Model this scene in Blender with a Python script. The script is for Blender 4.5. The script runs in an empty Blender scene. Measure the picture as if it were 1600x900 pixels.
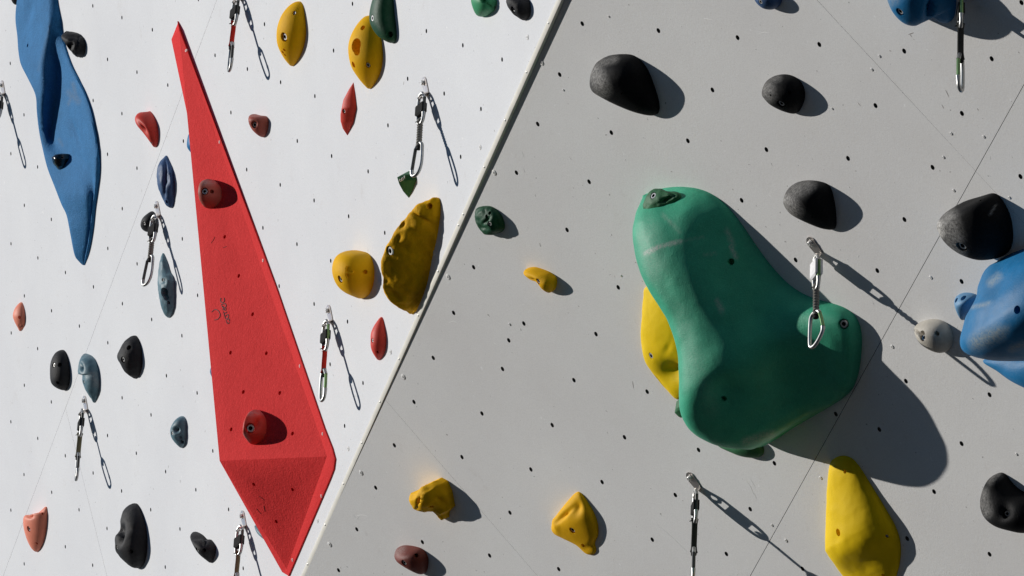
import bpy, bmesh, math, random
import numpy as np
from mathutils import Matrix, Vector, noise as mnoise
from mathutils.bvhtree import BVHTree
random.seed(7)
SC = bpy.context.scene
COL = SC.collection

# ------------------------------------------------------------------ survey
# camera solved from the bolt-hole lattice of both walls (20 cm pitch, metres)
F = 9717.627
PITCH = 0.2
G = np.array([-0.03864606, 0.84954714, -0.52609519])          # gravity, camera frame
SUN = np.array([0.91341012, 0.19126542, -0.35930417])         # sun travel, camera frame
ZW = -G / np.linalg.norm(G)
YW = np.array([0, 0, 1.0]) - ZW[2] * ZW; YW /= np.linalg.norm(YW)
XW = np.cross(YW, ZW)
RW = np.array([XW, YW, ZW])
CAM = np.array([0, 0, 1.6])
def world(p): return RW @ np.asarray(p, float) + CAM
def wdir(p): return RW @ np.asarray(p, float)

# ------------------------------------------------------------------ camera, sky, sun
cd = bpy.data.cameras.new('camera'); cam = bpy.data.objects.new('camera', cd); COL.objects.link(cam)
cd.sensor_width = 36; cd.lens = F / 1600 * 36; cd.clip_end = 3000; cd.clip_start = .1
M = np.eye(4); M[:3, 0] = wdir((1, 0, 0)); M[:3, 1] = wdir((0, -1, 0)); M[:3, 2] = wdir((0, 0, -1)); M[:3, 3] = CAM
cam.matrix_world = Matrix(M.tolist()); SC.camera = cam
S = wdir(SUN); TS = -S
EL = math.asin(TS[2]); AZ = math.atan2(TS[0], TS[1])
w = bpy.data.worlds.new('World'); SC.world = w; w.use_nodes = True
nt = w.node_tree; nt.nodes.clear()
sk = nt.nodes.new('ShaderNodeTexSky'); sk.sky_type = 'NISHITA'; sk.sun_disc = False
sk.sun_elevation = EL; sk.sun_rotation = AZ; sk.air_density = 1.0; sk.dust_density = .2; sk.ozone_density = 3.0
bg = nt.nodes.new('ShaderNodeBackground'); bg.inputs[1].default_value = .070
wo = nt.nodes.new('ShaderNodeOutputWorld')
hs = nt.nodes.new('ShaderNodeHueSaturation'); hs.inputs['Saturation'].default_value = 1.7
nt.links.new(sk.outputs[0], hs.inputs['Color']); nt.links.new(hs.outputs[0], bg.inputs[0]); nt.links.new(bg.outputs[0], wo.inputs[0])
ld = bpy.data.lights.new('sun', 'SUN'); ld.energy = 4.75; ld.angle = math.radians(.53); ld.color = (1, .965, .91)
lo = bpy.data.objects.new('sun', ld); COL.objects.link(lo)
lo.rotation_euler = Vector(S.tolist()).to_track_quat('-Z', 'Y').to_euler(); lo.location = (-10, 20, 30)
SC.view_settings.view_transform = 'Standard'; SC.view_settings.look = 'None'
SC.view_settings.exposure = -.32; SC.view_settings.gamma = 1; SC.view_settings.use_curve_mapping = False
SC.render.engine = 'CYCLES'; SC.cycles.max_bounces = 6

# ------------------------------------------------------------------ planes
class Plane:
    """a facet to bolt things to: n.X = d in world metres"""
    def __init__(s, n, d): s.n = np.asarray(n, float); s.d = d
    def at(s, x, y, h=0.):
        r = wdir(((x - 800) / F, (y - 450) / F, 1.))
        return CAM + r * ((s.d + h - s.n @ CAM) / (s.n @ r))
    def frame(s, x, y, h=0.):
        O = s.at(x, y, h); c = CAM - O; c /= np.linalg.norm(c)
        t = c - s.n * (s.n @ c); t /= np.linalg.norm(t); v = np.cross(s.n, t)
        if (pj(O + v * .1) - pj(O))[1] < 0: v = -v
        return O, t, v
def pj(X):
    X = np.asarray(X, float); p = (X - CAM) @ RW
    return np.stack([800 + F * p[..., 0] / p[..., 2], 450 + F * p[..., 1] / p[..., 2]], -1)
nR = np.array([-0.73303006, 0.39611197, -0.55295772]); tR = np.array([1.20856393, -1.88233965, 75.0310987]) * PITCH
nL = np.array([-0.93281556, 0.04851634, -0.35707323]); tL = np.array([-5.73988276, -1.16641355, 91.52367321]) * PITCH
PR = Plane(wdir(nR), wdir(nR) @ world(tR)); PL = Plane(wdir(nL), wdir(nL) @ world(tL))
DOWN = np.array([0, 0, -1.])

# ------------------------------------------------------------------ materials
def nodes(name):
    m = bpy.data.materials.new(name); m.use_nodes = True
    t = m.node_tree; b = t.nodes['Principled BSDF']; return m, t, b
def N(t, typ, **kw):
    n = t.nodes.new(typ)
    for k, v in kw.items(): setattr(n, k, v)
    return n
def ramp(t, src, a, b, lo=0., hi=1.):
    n = N(t, 'ShaderNodeMapRange'); n.inputs['From Min'].default_value = a; n.inputs['From Max'].default_value = b
    n.inputs['To Min'].default_value = lo; n.inputs['To Max'].default_value = hi
    t.links.new(src, n.inputs['Value']); return n.outputs[0]
def math2(t, op, a, b):
    n = N(t, 'ShaderNodeMath', operation=op)
    for i, q in enumerate((a, b)):
        if isinstance(q, (int, float)): n.inputs[i].default_value = q
        else: t.links.new(q, n.inputs[i])
    return n.outputs[0]
def mix(t, f, a, b):
    n = N(t, 'ShaderNodeMix', data_type='RGBA')
    for i, q in ((0, f), (6, a), (7, b)):
        if isinstance(q, (int, float)): n.inputs[i].default_value = q
        elif isinstance(q, tuple): n.inputs[i].default_value = (*q, 1)
        else: t.links.new(q, n.inputs[i])
    return n.outputs[2]
def noise(t, co, scale, detail=3, rough=.55, stretch=None):
    n = N(t, 'ShaderNodeTexNoise'); n.inputs['Scale'].default_value = scale; n.inputs['Detail'].default_value = detail; n.inputs['Roughness'].default_value = rough
    if stretch:
        mp = N(t, 'ShaderNodeMapping'); mp.inputs['Scale'].default_value = stretch[0]; mp.inputs['Rotation'].default_value = stretch[1]
        t.links.new(co, mp.inputs['Vector']); co = mp.outputs[0]
    t.links.new(co, n.inputs['Vector']); return n.outputs['Fac']

def hold_mat(name, rgb, rough=.55, grain=.35, gscale=700, mott=.25, dust=.0, dustcol=(.62, .60, .57), spec=.18, speck=0., chalkcol=(.62, .60, .57)):
    m, t, b = nodes(name)
    co = N(t, 'ShaderNodeTexCoord').outputs['Object']
    dark = tuple(c * (1 - mott) for c in rgb); light = tuple(min(1, c * (1 + mott * .6) + .004) for c in rgb)
    c = mix(t, ramp(t, noise(t, co, 14, 5, .65), .3, .7), dark, light)
    if speck: c = mix(t, ramp(t, noise(t, co, 300, 2, .6), .52, .72, 0, speck), c, tuple(min(1, q * 1.7 + .03) for q in rgb))
    nz = noise(t, co, 90, 6, .72)
    if dust: c = mix(t, ramp(t, nz, .47, .78, 0, dust), c, dustcol)
    at = N(t, 'ShaderNodeAttribute', attribute_name='chalk')
    fac = math2(t, 'MULTIPLY', at.outputs['Fac'], ramp(t, noise(t, co, 160, 5, .75), .3, .62))
    c = mix(t, fac, c, chalkcol)
    t.links.new(c, b.inputs['Base Color'])
    b.inputs['Roughness'].default_value = rough; b.inputs['Specular IOR Level'].default_value = spec
    g = noise(t, co, gscale, 3, .6); g2 = noise(t, co, 60, 4, .6)
    h = math2(t, 'ADD', g, math2(t, 'MULTIPLY', g2, .9))
    bp = N(t, 'ShaderNodeBump'); bp.inputs['Strength'].default_value = grain; bp.inputs['Distance'].default_value = .0016
    t.links.new(h, bp.inputs['Height']); t.links.new(bp.outputs[0], b.inputs['Normal'])
    return m
def plain(name, rgb, rough=.5, metal=0., spec=.5, var=.15, scale=60):
    m, t, b = nodes(name); co = N(t, 'ShaderNodeTexCoord').outputs['Object']
    c = mix(t, ramp(t, noise(t, co, scale, 4, .6), .3, .7), tuple(q * (1 - var) for q in rgb), tuple(min(1, q * (1 + var)) for q in rgb))
    t.links.new(c, b.inputs['Base Color']); b.inputs['Roughness'].default_value = rough; b.inputs['Metallic'].default_value = metal; b.inputs['Specular IOR Level'].default_value = spec
    return m
def wall_mat(name, rgb, grain):
    m, t, b = nodes(name); co = N(t, 'ShaderNodeTexCoord').outputs['Object']
    c = mix(t, ramp(t, noise(t, co, 1.7, 6, .6), .3, .7), tuple(q * .925 for q in rgb), tuple(min(.83, q * 1.035) for q in rgb))
    c = mix(t, ramp(t, noise(t, co, 300, 2, .6), .35, .72, 0, .26), c, tuple(q * .62 for q in rgb))       # sand in the paint
    # rubber and boot scuffs, chalky patches
    dk = ramp(t, noise(t, co, 9, 7, .8), .60, .78, 0, .30)
    c = mix(t, dk, c, (.45, .40, .36))
    st = ramp(t, noise(t, co, 5, 8, .75, ((1, 7, 1), (.3, .5, .7))), .645, .72, 0, .45)
    c = mix(t, st, c, (.86, .86, .86))
    sp = ramp(t, noise(t, co, 75, 2, .5), .745, .77, 0, .55)
    c = mix(t, sp, c, (.16, .15, .14))
    wp = ramp(t, noise(t, co, 52, 3, .5), .725, .76, 0, .7)
    c = mix(t, wp, c, (.9, .9, .9))
    t.links.new(c, b.inputs['Base Color']); b.inputs['Roughness'].default_value = .72; b.inputs['Specular IOR Level'].default_value = .25
    h = math2(t, 'ADD', noise(t, co, 420, 3, .65), math2(t, 'MULTIPLY', noise(t, co, 150, 3, .6), .7))
    bp = N(t, 'ShaderNodeBump'); bp.inputs['Strength'].default_value = grain; bp.inputs['Distance'].default_value = .0012
    t.links.new(h, bp.inputs['Height']); t.links.new(bp.outputs[0], b.inputs['Normal'])
    return m
MW = wall_mat('white_sand_paint', (.775, .785, .815), .3)
MG = wall_mat('white_sand_paint_raked', (.815, .803, .792), .42)  # same white paint as the left wall, tone shifted for its raking light
MEDGE = plain('shade_dark_edge', (.020, .018, .016), .9)  # hole walls and panel edges coloured near-black to stand for shade inside
MBACK = plain('shade_dark_backing', (.010, .010, .010), .95)
MSTEEL = plain('zinc_steel', (.66, .65, .63), .4, .55)
MALU = plain('worn_aluminium', (.42, .42, .41), .40, .85, var=.15)
MTRIM = plain('painted_trim', (.80, .77, .69), .5, 0, .25, var=.08, scale=25)
MRUB = plain('black_rubber', (.020, .020, .020), .85, 0, .12)
MHOLE = plain('painted_recess_shade', (.012, .012, .012), .8)  # shade inside bolt sockets, painted on as a dark colour
MINS = plain('gunmetal_insert', (.10, .10, .095), .45, .5)
MINK = plain('black_marker_ink', (.06, .03, .03), .7)
MWHITE = plain('white_paint', (.80, .80, .78), .5)
MPLUGR = plain('paint_smeared_screw', (.72, .36, .34), .5)
MPLUG = plain('screw_plug', (.78, .77, .75), .5)
BLACK = hold_mat('black_resin', (.020, .020, .022), .66, .5, 600, .3, .05, (.22, .22, .22), .22)
BLACKC = hold_mat('black_resin_chalked', (.010, .010, .011), .6, .6, 380, .25, .02, (.16, .155, .15), .06)
BLACKG = hold_mat('glossy_black_resin', (.012, .012, .012), .22, .1, 600, .2, 0, spec=.6)
YEL = hold_mat('yellow_resin', (.90, .48, .003), .6, .4, 500, .10, .03, (.40, .20, .01), .08)
YELB = hold_mat('bright_yellow_resin', (.92, .62, .003), .55, .3, 500, .05, .03, (.5, .30, .01), .10)
YELR = hold_mat('rugged_yellow_resin', (.88, .46, .003), .65, .9, 160, .22, .20, (.26, .12, .01), .08)
RED = hold_mat('red_resin', (.74, .070, .048), .5, .3, 600, .2)
REDB = hold_mat('brick_red_resin', (.42, .105, .075), .55, .3, 600, .22, .05)
MAROON = hold_mat('maroon_resin', (.21, .048, .034), .55, .3, 600, .22, .04)
CORAL = hold_mat('coral_resin', (.95, .30, .19), .5, .3, 600, .12, .05)
REDP = hold_mat('red_grit_paint', (.73, .030, .030), .8, 1.0, 230, .06, .0, (.8, .5, .45), .10, .5)
GREEN = hold_mat('green_gelcoat', (.052, .42, .245), .5, .5, 360, .14, .05, (.40, .58, .48), .2, .25)
GREENS = hold_mat('moss_green_resin', (.035, .155, .065), .55, .4, 500, .2, .04)
GREEND = hold_mat('dark_green_resin', (.010, .075, .032), .5, .4, 500, .2, .05)
GREENL = hold_mat('light_green_resin', (.06, .33, .15), .5, .3, 500, .15)
BLUE = hold_mat('blue_grit_paint', (.028, .175, .40), .75, 1.0, 240, .16, .08, (.16, .32, .50), .15, .5, chalkcol=(.17, .22, .28))
BLUEG = hold_mat('blue_gelcoat', (.010, .165, .38), .5, .35, 300, .18, .10, (.30, .40, .45), .15, chalkcol=(.42, .44, .40))
BLUEL = hold_mat('pale_blue_resin', (.13, .30, .50), .5, .3, 500, .2, .08)
BLUED = hold_mat('navy_blue_resin', (.05, .11, .24), .5, .3, 500, .3, .10, (.2, .2, .3))
STEEL = hold_mat('slate_blue_resin', (.135, .24, .29), .45, .35, 500, .3, .10, (.3, .4, .42))
BEIGE = hold_mat('beige_resin', (.56, .52, .45), .6, .4, 300, .22, .15, (.25, .21, .17))

# ------------------------------------------------------------------ objects
def tag(o, label=None, cat=None, group=None, kind=None):
    if label: o['label'] = label
    if cat: o['category'] = cat
    if group: o['group'] = group
    if kind: o['kind'] = kind
    return o
ORI = {}
def empty(name, loc, label, cat, group=None):
    o = bpy.data.objects.new(name, None); COL.objects.link(o); o.location = Vector(loc); o.empty_display_size = .05
    ORI[o.name] = np.asarray(loc, float); tag(o, label, cat, group); return o
def meshobj(name, V, Fc, mat, parent=None, origin=None, smooth=40, mats=None, midx=None):
    """ONE mesh object; V in world metres; parts share the origin of their thing"""
    V = np.asarray(V, float)
    o0 = ORI[parent.name] if parent else (np.asarray(origin, float) if origin is not None else V.mean(0))
    me = bpy.data.meshes.new(name); me.from_pydata((V - o0).tolist(), [], [list(map(int, f)) for f in Fc]); me.update()
    for q in (mats or [mat]): me.materials.append(q)
    if midx is not None: me.polygons.foreach_set('material_index', midx)
    bm = bmesh.new(); bm.from_mesh(me); bmesh.ops.recalc_face_normals(bm, faces=bm.faces); bm.to_mesh(me); bm.free()
    if smooth: me.shade_smooth(); me.set_sharp_from_angle(angle=math.radians(smooth))
    o = bpy.data.objects.new(name, me); COL.objects.link(o)
    if parent: o.parent = parent
    else: o.location = Vector(o0.tolist())
    ORI[o.name] = o0; return o
def joinm(parts):
    V = []; Fc = []; k = 0
    for v, f in parts:
        V.append(np.asarray(v, float)); Fc += [[i + k for i in q] for q in f]; k += len(v)
    return np.concatenate(V), Fc
def tube(path, r, n=8, closed=False, caps=True, flat=1., up=None):
    P = np.asarray(path, float); m = len(P); r = np.broadcast_to(np.asarray(r, float), (m,))
    V = []; nrm = None
    for i in range(m):
        a = P[(i - 1) % m] if closed or i > 0 else P[i]; b = P[(i + 1) % m] if closed or i < m - 1 else P[i]
        d = b - a; d /= np.linalg.norm(d) + 1e-12
        if nrm is None:
            q = np.array([.31, .52, .79]) if up is None else np.asarray(up, float)
            nrm = q - d * (q @ d)
        nrm = nrm - d * (nrm @ d); nrm /= np.linalg.norm(nrm); bn = np.cross(d, nrm)
        for k in range(n):
            an = 2 * math.pi * k / n; V.append(P[i] + r[i] * (nrm * math.cos(an) * flat + bn * math.sin(an)))
    Fc = []
    for i in range(m if closed else m - 1):
        j = (i + 1) % m
        for k in range(n): l = (k + 1) % n; Fc.append([i * n + k, i * n + l, j * n + l, j * n + k])
    if not closed and caps: Fc += [list(range(n))[::-1], [(m - 1) * n + k for k in range(n)]]
    return np.array(V), Fc
def lathe(O, axis, prof, n=16):
    """prof: list of (radius, height); closed with caps at both ends"""
    ax = np.asarray(axis, float); ax /= np.linalg.norm(ax)
    e = np.cross(ax, [.3, .5, .81]); e /= np.linalg.norm(e); f = np.cross(ax, e)
    V = []; Fc = []
    for (r, h) in prof:
        for k in range(n):
            a = 2 * math.pi * k / n; V.append(O + ax * h + r * (e * math.cos(a) + f * math.sin(a)))
    for i in range(len(prof) - 1):
        for k in range(n): l = (k + 1) % n; Fc.append([i * n + k, i * n + l, (i + 1) * n + l, (i + 1) * n + k])
    Fc += [list(range(n))[::-1], [(len(prof) - 1) * n + k for k in range(n)]]
    return np.array(V), Fc
def slab(O, u, v, n, outer, holes=(), th=.018):
    """flat board with drilled holes: 2D outline in (u,v), front face at O, body towards -n"""
    cu = bpy.data.curves.new('c', 'CURVE'); cu.dimensions = '2D'; cu.fill_mode = 'BOTH'; cu.extrude = th / 2
    for lp in [outer] + list(holes):
        sp = cu.splines.new('POLY'); sp.points.add(len(lp) - 1); sp.use_cyclic_u = True
        for p, q in zip(sp.points, lp): p.co = (q[0], q[1], 0, 1)
    co = bpy.data.objects.new('c', cu); COL.objects.link(co)
    dg = bpy.context.evaluated_depsgraph_get(); me = bpy.data.meshes.new_from_object(co.evaluated_get(dg))
    bm = bmesh.new(); bm.from_mesh(me); bmesh.ops.remove_doubles(bm, verts=bm.verts, dist=1e-5); bm.to_mesh(me); bm.free()
    L = np.array([x.co[:] for x in me.vertices]); Fc = [list(p.vertices) for p in me.polygons]; nz = [abs(p.normal.z) for p in me.polygons]
    cen = [p.center.z for p in me.polygons]
    bpy.data.objects.remove(co); bpy.data.curves.remove(cu); bpy.data.meshes.remove(me)
    V = O + L[:, :1] * u + L[:, 1:2] * v + (L[:, 2:] - th / 2) * n
    return V, Fc, [0 if (z > .9 and c > 0) else 1 for z, c in zip(nz, cen)]

def spline(P, per=6, closed=True):
    P = np.asarray(P, float); n = len(P); out = []
    for i in range(n if closed else n - 1):
        p0, p1, p2, p3 = (P[(i + k) % n] if closed else P[min(max(i + k, 0), n - 1)] for k in (-1, 0, 1, 2))
        for s in np.linspace(0, 1, per, endpoint=False):
            out.append(.5 * ((2 * p1) + (p2 - p0) * s + (2 * p0 - 5 * p1 + 4 * p2 - p3) * s * s + (3 * p1 - p0 - 3 * p2 + p3) * s ** 3))
    if not closed: out.append(P[-1])
    return np.array(out)

# a bolt-on body lofted across the wall: every section stands on the wall and its
# surveyed outline fixes how wide and how far out it is
def blur(xs, ys, at, s):
    """piecewise linear keys, rounded off"""
    g = np.linspace(-3, 3, 25); wg = np.exp(-.5 * g * g); wg /= wg.sum(); at = np.atleast_1d(at)
    return np.array([(wg * np.interp(np.clip(a + g * s, min(xs), max(xs)), xs, ys)).sum() for a in at])
def body(pl, poly, rho=1., p=2.2, skew=0., lift=0., smooth=True, nv=52, ns=30, sect=None, sink=.003, hs=0, rs=0):
    poly = np.asarray(poly, float); ctr = (poly.min(0) + poly.max(0)) / 2
    O, t, v = pl.frame(ctr[0], ctr[1], lift)
    o2 = pj(O); A = np.stack([(pj(O + t * .1) - o2) / .1, (pj(O + v * .1) - o2) / .1], 1); Ai = np.linalg.inv(A)
    k = -(Ai @ ((pj(O + pl.n * .1) - o2) / .1))[0]
    C = (spline(poly, 8) if smooth else poly)
    C = (C - o2) @ Ai.T
    b0, b1 = C[:, 1].min(), C[:, 1].max(); fr = .5 - .5 * np.cos(np.linspace(0, math.pi, nv + 2)); fr = fr * .65 + np.linspace(0, 1, nv + 2) * .35
    R = np.atleast_1d(np.asarray(rho, float)); R = blur(np.linspace(0, 1, len(R)), R, fr, .035)
    K = np.atleast_1d(np.asarray(skew, float)); K = np.interp(fr, np.linspace(0, 1, len(K)), K)
    D = []; X1 = []; nxt = np.roll(C, -1, 0)
    for f in fr[1:-1]:
        b = b0 + (b1 - b0) * f
        m = (C[:, 1] - b) * (nxt[:, 1] - b) <= 0
        a, q = C[m], nxt[m]; xs = a[:, 0] + (q[:, 0] - a[:, 0]) * (b - a[:, 1]) / (q[:, 1] - a[:, 1] + 1e-12)
        D.append(max(xs.max() - xs.min(), 1e-4)); X1.append(xs.max())
    V = []; rows = []
    ph = np.linspace(0, math.pi, ns + 1)
    if hs:      # even out the height along the body, widths follow from the outline
        Da = np.array(D); r_ = R[1:-1]; h0 = r_ * Da / (1 + np.sqrt(1 + (k * r_) ** 2)); m = len(Da); ff = fr[1:-1]
        wgt = np.exp(-.5 * ((ff[:, None] - ff[None]) / hs) ** 2); h1 = (wgt @ h0) / wgt.sum(1)
        h1 = np.minimum(h1, .93 * Da / k); aa = (Da ** 2 - (k * h1) ** 2) / (2 * Da); R[1:-1] = h1 / aa
    for i, f in enumerate(fr[1:-1]):
        if sect is None:
            u = np.sign(np.cos(ph)) * np.abs(np.cos(ph)) ** (2 / p); h = np.abs(np.sin(ph)) ** (2 / p)
        else: u, h = sect(f, ns, D[i])
        h = h * R[i + 1]; u = u + K[i + 1] * h
        im = u - k * h; a = D[i] / max(im.max() - im.min(), 1e-6); c = X1[i] - a * im.max()
        b = b0 + (b1 - b0) * f; row = []
        for uu, hh in zip(u, h):
            row.append(len(V)); V.append(O + t * (c + a * uu) + v * b + pl.n * (a * hh - (sink if hh < 1e-4 else 0)))
        rows.append(row)
    if rs:      # melt the rows into each other
        A3 = np.array(V).reshape(len(rows), ns + 1, 3); m = len(rows); ii = np.arange(m)
        edge = np.minimum(ii, m - 1 - ii); sg = np.clip(edge / 3., .05, rs)
        wgt = np.exp(-.5 * ((ii[:, None] - ii[None]) / sg[:, None]) ** 2); wgt /= wgt.sum(1, keepdims=True)
        V = list(np.einsum('ij,jkl->ikl', wgt, A3).reshape(-1, 3))
    def pole(f, i):
        e = O + v * (b0 + (b1 - b0) * f) + t * (X1[i] - D[i] * .5); V.append(e - pl.n * sink); return len(V) - 1
    Fc = []
    for r0, r1 in zip(rows[:-1], rows[1:]):
        for j in range(ns): Fc.append([r0[j], r0[j + 1], r1[j + 1], r1[j]])
        Fc.append([r0[ns], r0[0], r1[0], r1[ns]])
    for r, f, i in ((rows[0], 0, 0), (rows[-1], 1, -1)):
        q = pole(f, i)
        for j in range(ns): Fc.append([r[j], r[j + 1], q])
        Fc.append([r[ns], r[0], q])
    return np.array(V), Fc, O

def normals(V, Fc):
    n = np.zeros_like(V)
    for f in Fc:
        a = V[f]; q = np.cross(a[1] - a[0], a[2] - a[0])
        if len(f) == 4: q = q + np.cross(a[2] - a[0], a[3] - a[0])
        for i in f: n[i] += q
    return n / (np.linalg.norm(n, axis=1, keepdims=True) + 1e-12)
def orient(V, Fc, n):
    N_ = normals(V, Fc); c = V.mean(0)
    return -N_ if (N_ * (V - c)).sum() < 0 else N_
def rough_up(V, Fc, pl, amp, sc, lift=0, octv=3, seed=0):
    Nn = orient(V, Fc, pl.n); H = V @ pl.n - pl.d - lift; out = V.copy()
    for i in range(len(V)):
        q = mnoise.fractal(Vector((V[i] * sc + seed).tolist()), 1., 2.1, octv)
        out[i] += Nn[i] * amp * q * min(1, max(0, H[i]) / .012)
    return out
def dent(V, Fc, pl, items, lift=0):
    for (x, y, rx, ry, rot, dep) in items:
        Nn = orient(V, Fc, pl.n); P = pj(V); d = P - [x, y]; ca, sa = math.cos(rot), math.sin(rot)
        e = np.stack([(d[:, 0] * ca + d[:, 1] * sa) / rx, (-d[:, 0] * sa + d[:, 1] * ca) / ry], 1)
        wgt = np.exp(-(e ** 2).sum(1) * 1.6); vis = ((Nn * (CAM - V)).sum(1) > -1)
        H = V @ pl.n - pl.d - lift
        V = V - Nn * (dep * wgt * vis * np.clip(H / .01, 0, 1))[:, None]
    return V
def drill(o, cuts):
    """drill real bolt holes: cuts = (world point, axis, radius, depth)"""
    if not cuts: return
    parts = [lathe(np.asarray(c) - np.asarray(ax) * dp, ax, [(r * .8, 0), (r * .92, dp * .5), (r, dp), (r, dp + .03)], 14) for c, ax, r, dp in cuts]
    V, Fc = joinm(parts); cm = meshobj('cutter', V, Fc, MHOLE, None, ORI[o.name], smooth=0)
    md = o.modifiers.new('b', 'BOOLEAN'); md.operation = 'DIFFERENCE'; md.solver = 'EXACT'; md.object = cm; md.use_self = True
    dg = bpy.context.evaluated_depsgraph_get(); me = bpy.data.meshes.new_from_object(o.evaluated_get(dg))
    o.modifiers.clear()
    if len(me.vertices) > len(o.data.vertices) * .5:
        old = o.data; nm = old.name; o.data = me; bpy.data.meshes.remove(old); me.name = nm
        me.shade_smooth(); me.set_sharp_from_angle(angle=math.radians(42))
    cme = cm.data; bpy.data.objects.remove(cm); bpy.data.meshes.remove(cme)
def chalk(o, strokes):
    me = o.data; V = np.array([x.co[:] for x in me.vertices]) + ORI[o.name]; P = pj(V); val = np.zeros(len(V))
    for (x1, y1, x2, y2, r, s) in strokes:
        a = np.array([x1, y1]); d = np.array([x2 - x1, y2 - y1], float); L = d @ d + 1e-9
        tt = np.clip(((P - a) @ d) / L, 0, 1); q = np.linalg.norm(P - a - tt[:, None] * d, axis=1) / r
        val = np.maximum(val, s * np.clip(1.25 - q, 0, 1))
    at = me.attributes.new('chalk', 'FLOAT', 'POINT'); at.data.foreach_set('value', val)
def bvh_of(o):
    V = [(Vector(x.co) + Vector(ORI[o.name].tolist())) for x in o.data.vertices]
    return BVHTree.FromPolygons(V, [list(p.vertices) for p in o.data.polygons])
def hit(bv, x, y):
    r = wdir(((x - 800) / F, (y - 450) / F, 1.)); r /= np.linalg.norm(r)
    l, n, i, d = bv.ray_cast(Vector(CAM.tolist()), Vector(r.tolist()))
    if l is None: return None, None
    n = np.array(n); n = -n if n @ r > 0 else n
    return np.array(l), n
def bolt_mesh(P, ax, r):
    return lathe(P, ax, [(r, -.012), (r, 0), (r * .92, r * .16), (r * .56, r * .16), (r * .5, -r * .5), (r * .40, -r * .55)], 14)
def bolts(o, pl, holes):
    """holes: (x, y, radius mm, 'b' bolted / 'o' open / 'f' bolt head flush with the skin)"""
    bv = bvh_of(o); cuts = []; bl = []
    for (x, y, rmm, kind) in holes:
        P, n = hit(bv, x, y)
        if P is None: continue
        ax = pl.n * .45 + n * .75; ax /= np.linalg.norm(ax); r = rmm / 1000. * (1.22 if rmm > 3.4 else 1)
        if kind == 'f': cuts.append((P, ax, r * 1.12, .006)); bl.append((P - ax * .002, ax, r * .95))
        elif kind == 'b': cuts.append((P, ax, r, r * 2.)); bl.append((P - ax * r * .45, ax, r * .72))
        elif kind == 'm': cuts.append((P, ax, r, .006))
        else: cuts.append((P, ax, r, max(.012, r * (3. if r > .014 else 2.))))
    drill(o, cuts)
    for P, ax, r in bl:
        V, Fc = bolt_mesh(P, ax, r); meshobj('bolt', V, Fc, None, o, mats=[MSTEEL, MHOLE], midx=[1 if (14 * 3 <= i < 14 * 5 or i == len(Fc) - 1) else 0 for i in range(len(Fc))])
def strokes(o, lines, wd, mat, name, lift=.0006):
    bv = bvh_of(o); parts = []
    for ln in lines:
        pts = []
        for x, y in spline(ln, 5, False) if len(ln) > 2 else np.array([np.array(ln[0]) * (1 - s) + np.array(ln[1]) * s for s in np.linspace(0, 1, 4)]):
            P, n = hit(bv, x, y)
            if P is not None: pts.append(P + n * lift)
        if len(pts) > 1: parts.append(tube(pts, wd / 2, 6))
    if parts: V, Fc = joinm(parts); return meshobj(name, V, Fc, mat, o)

HOLDS = {}
def hold(key, pl, poly, mat, label, group, holes=(), rho=1., p=2.2, skew=0., lift=0., smooth=True, rough=None, dents=(), ck=(), sect=None,
         name='climbing_hold', cat='climbing hold', nv=52, ns=30, sharp=42, hs=0, rs=0):
    V, Fc, O = body(pl, poly, rho, p, skew, lift, smooth, nv, ns, sect, hs=hs, rs=rs)
    if dents: V = dent(V, Fc, pl, dents, lift)
    if rough: V = rough_up(V, Fc, pl, rough[0], rough[1], lift, seed=len(HOLDS) * 3.7)
    o = meshobj(name, V, Fc, mat, None, O, smooth=sharp)
    bolts(o, pl, holes)
    if ck: chalk(o, ck)
    tag(o, label, cat, group); HOLDS[key] = o; return o

# ================================================================== SETTING
gm, gt, gb = nodes('ground_gravel'); gco = N(gt, 'ShaderNodeTexCoord').outputs['Object']
gt.links.new(mix(gt, ramp(gt, noise(gt, gco, .6, 6), .3, .7), (.026, .029, .032), (.042, .044, .046)), gb.inputs['Base Color']); gb.inputs['Roughness'].default_value = .9
g_ = meshobj('ground', [(-900, -900, 0), (900, -900, 0), (900, 900, 0), (-900, 900, 0)], [[0, 1, 2, 3]], gm, None, (0, 0, 0), smooth=0)
tag(g_, kind='structure')

# unseen dark slope added around the viewer to block low sky and deepen shadows
hm, ht, hb = nodes('sky_block_slope'); hco = N(ht, 'ShaderNodeTexCoord').outputs['Object']
ht.links.new(mix(ht, ramp(ht, noise(ht, hco, .12, 8, .7), .3, .7), (.010, .016, .010), (.030, .040, .022)), hb.inputs['Base Color']); hb.inputs['Roughness'].default_value = .95; hb.inputs['Specular IOR Level'].default_value = .070
hv, hf_ = [], []
NA, NR = 90, 14
for i in range(NA + 1):
    az = math.radians(-15 - 222 * i / NA)                 # from the right, round behind, to the left
    for j in range(NR + 1):
        q = j / NR; rr = 120 + 260 * q; edge = min(1, i / 10, (NA - i) / 14)
        z = (95 * edge * q ** 1.1) * (1 + .25 * mnoise.fractal(Vector((math.cos(az) * 2.2, math.sin(az) * 2.2, q * 2)), 1, 2, 4)) + 3 * mnoise.noise(Vector((rr * .05, az * 9, 0)))
        hv.append((rr * math.cos(az), rr * math.sin(az), z - 4 + 3 * q))
for i in range(NA):
    for j in range(NR): a = i * (NR + 1) + j; hf_.append([a, a + 1, a + NR + 2, a + NR + 1])
tag(meshobj('sky_block_hills', hv, hf_, hm, None, (0, 0, 0), smooth=60), kind='structure')

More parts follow.
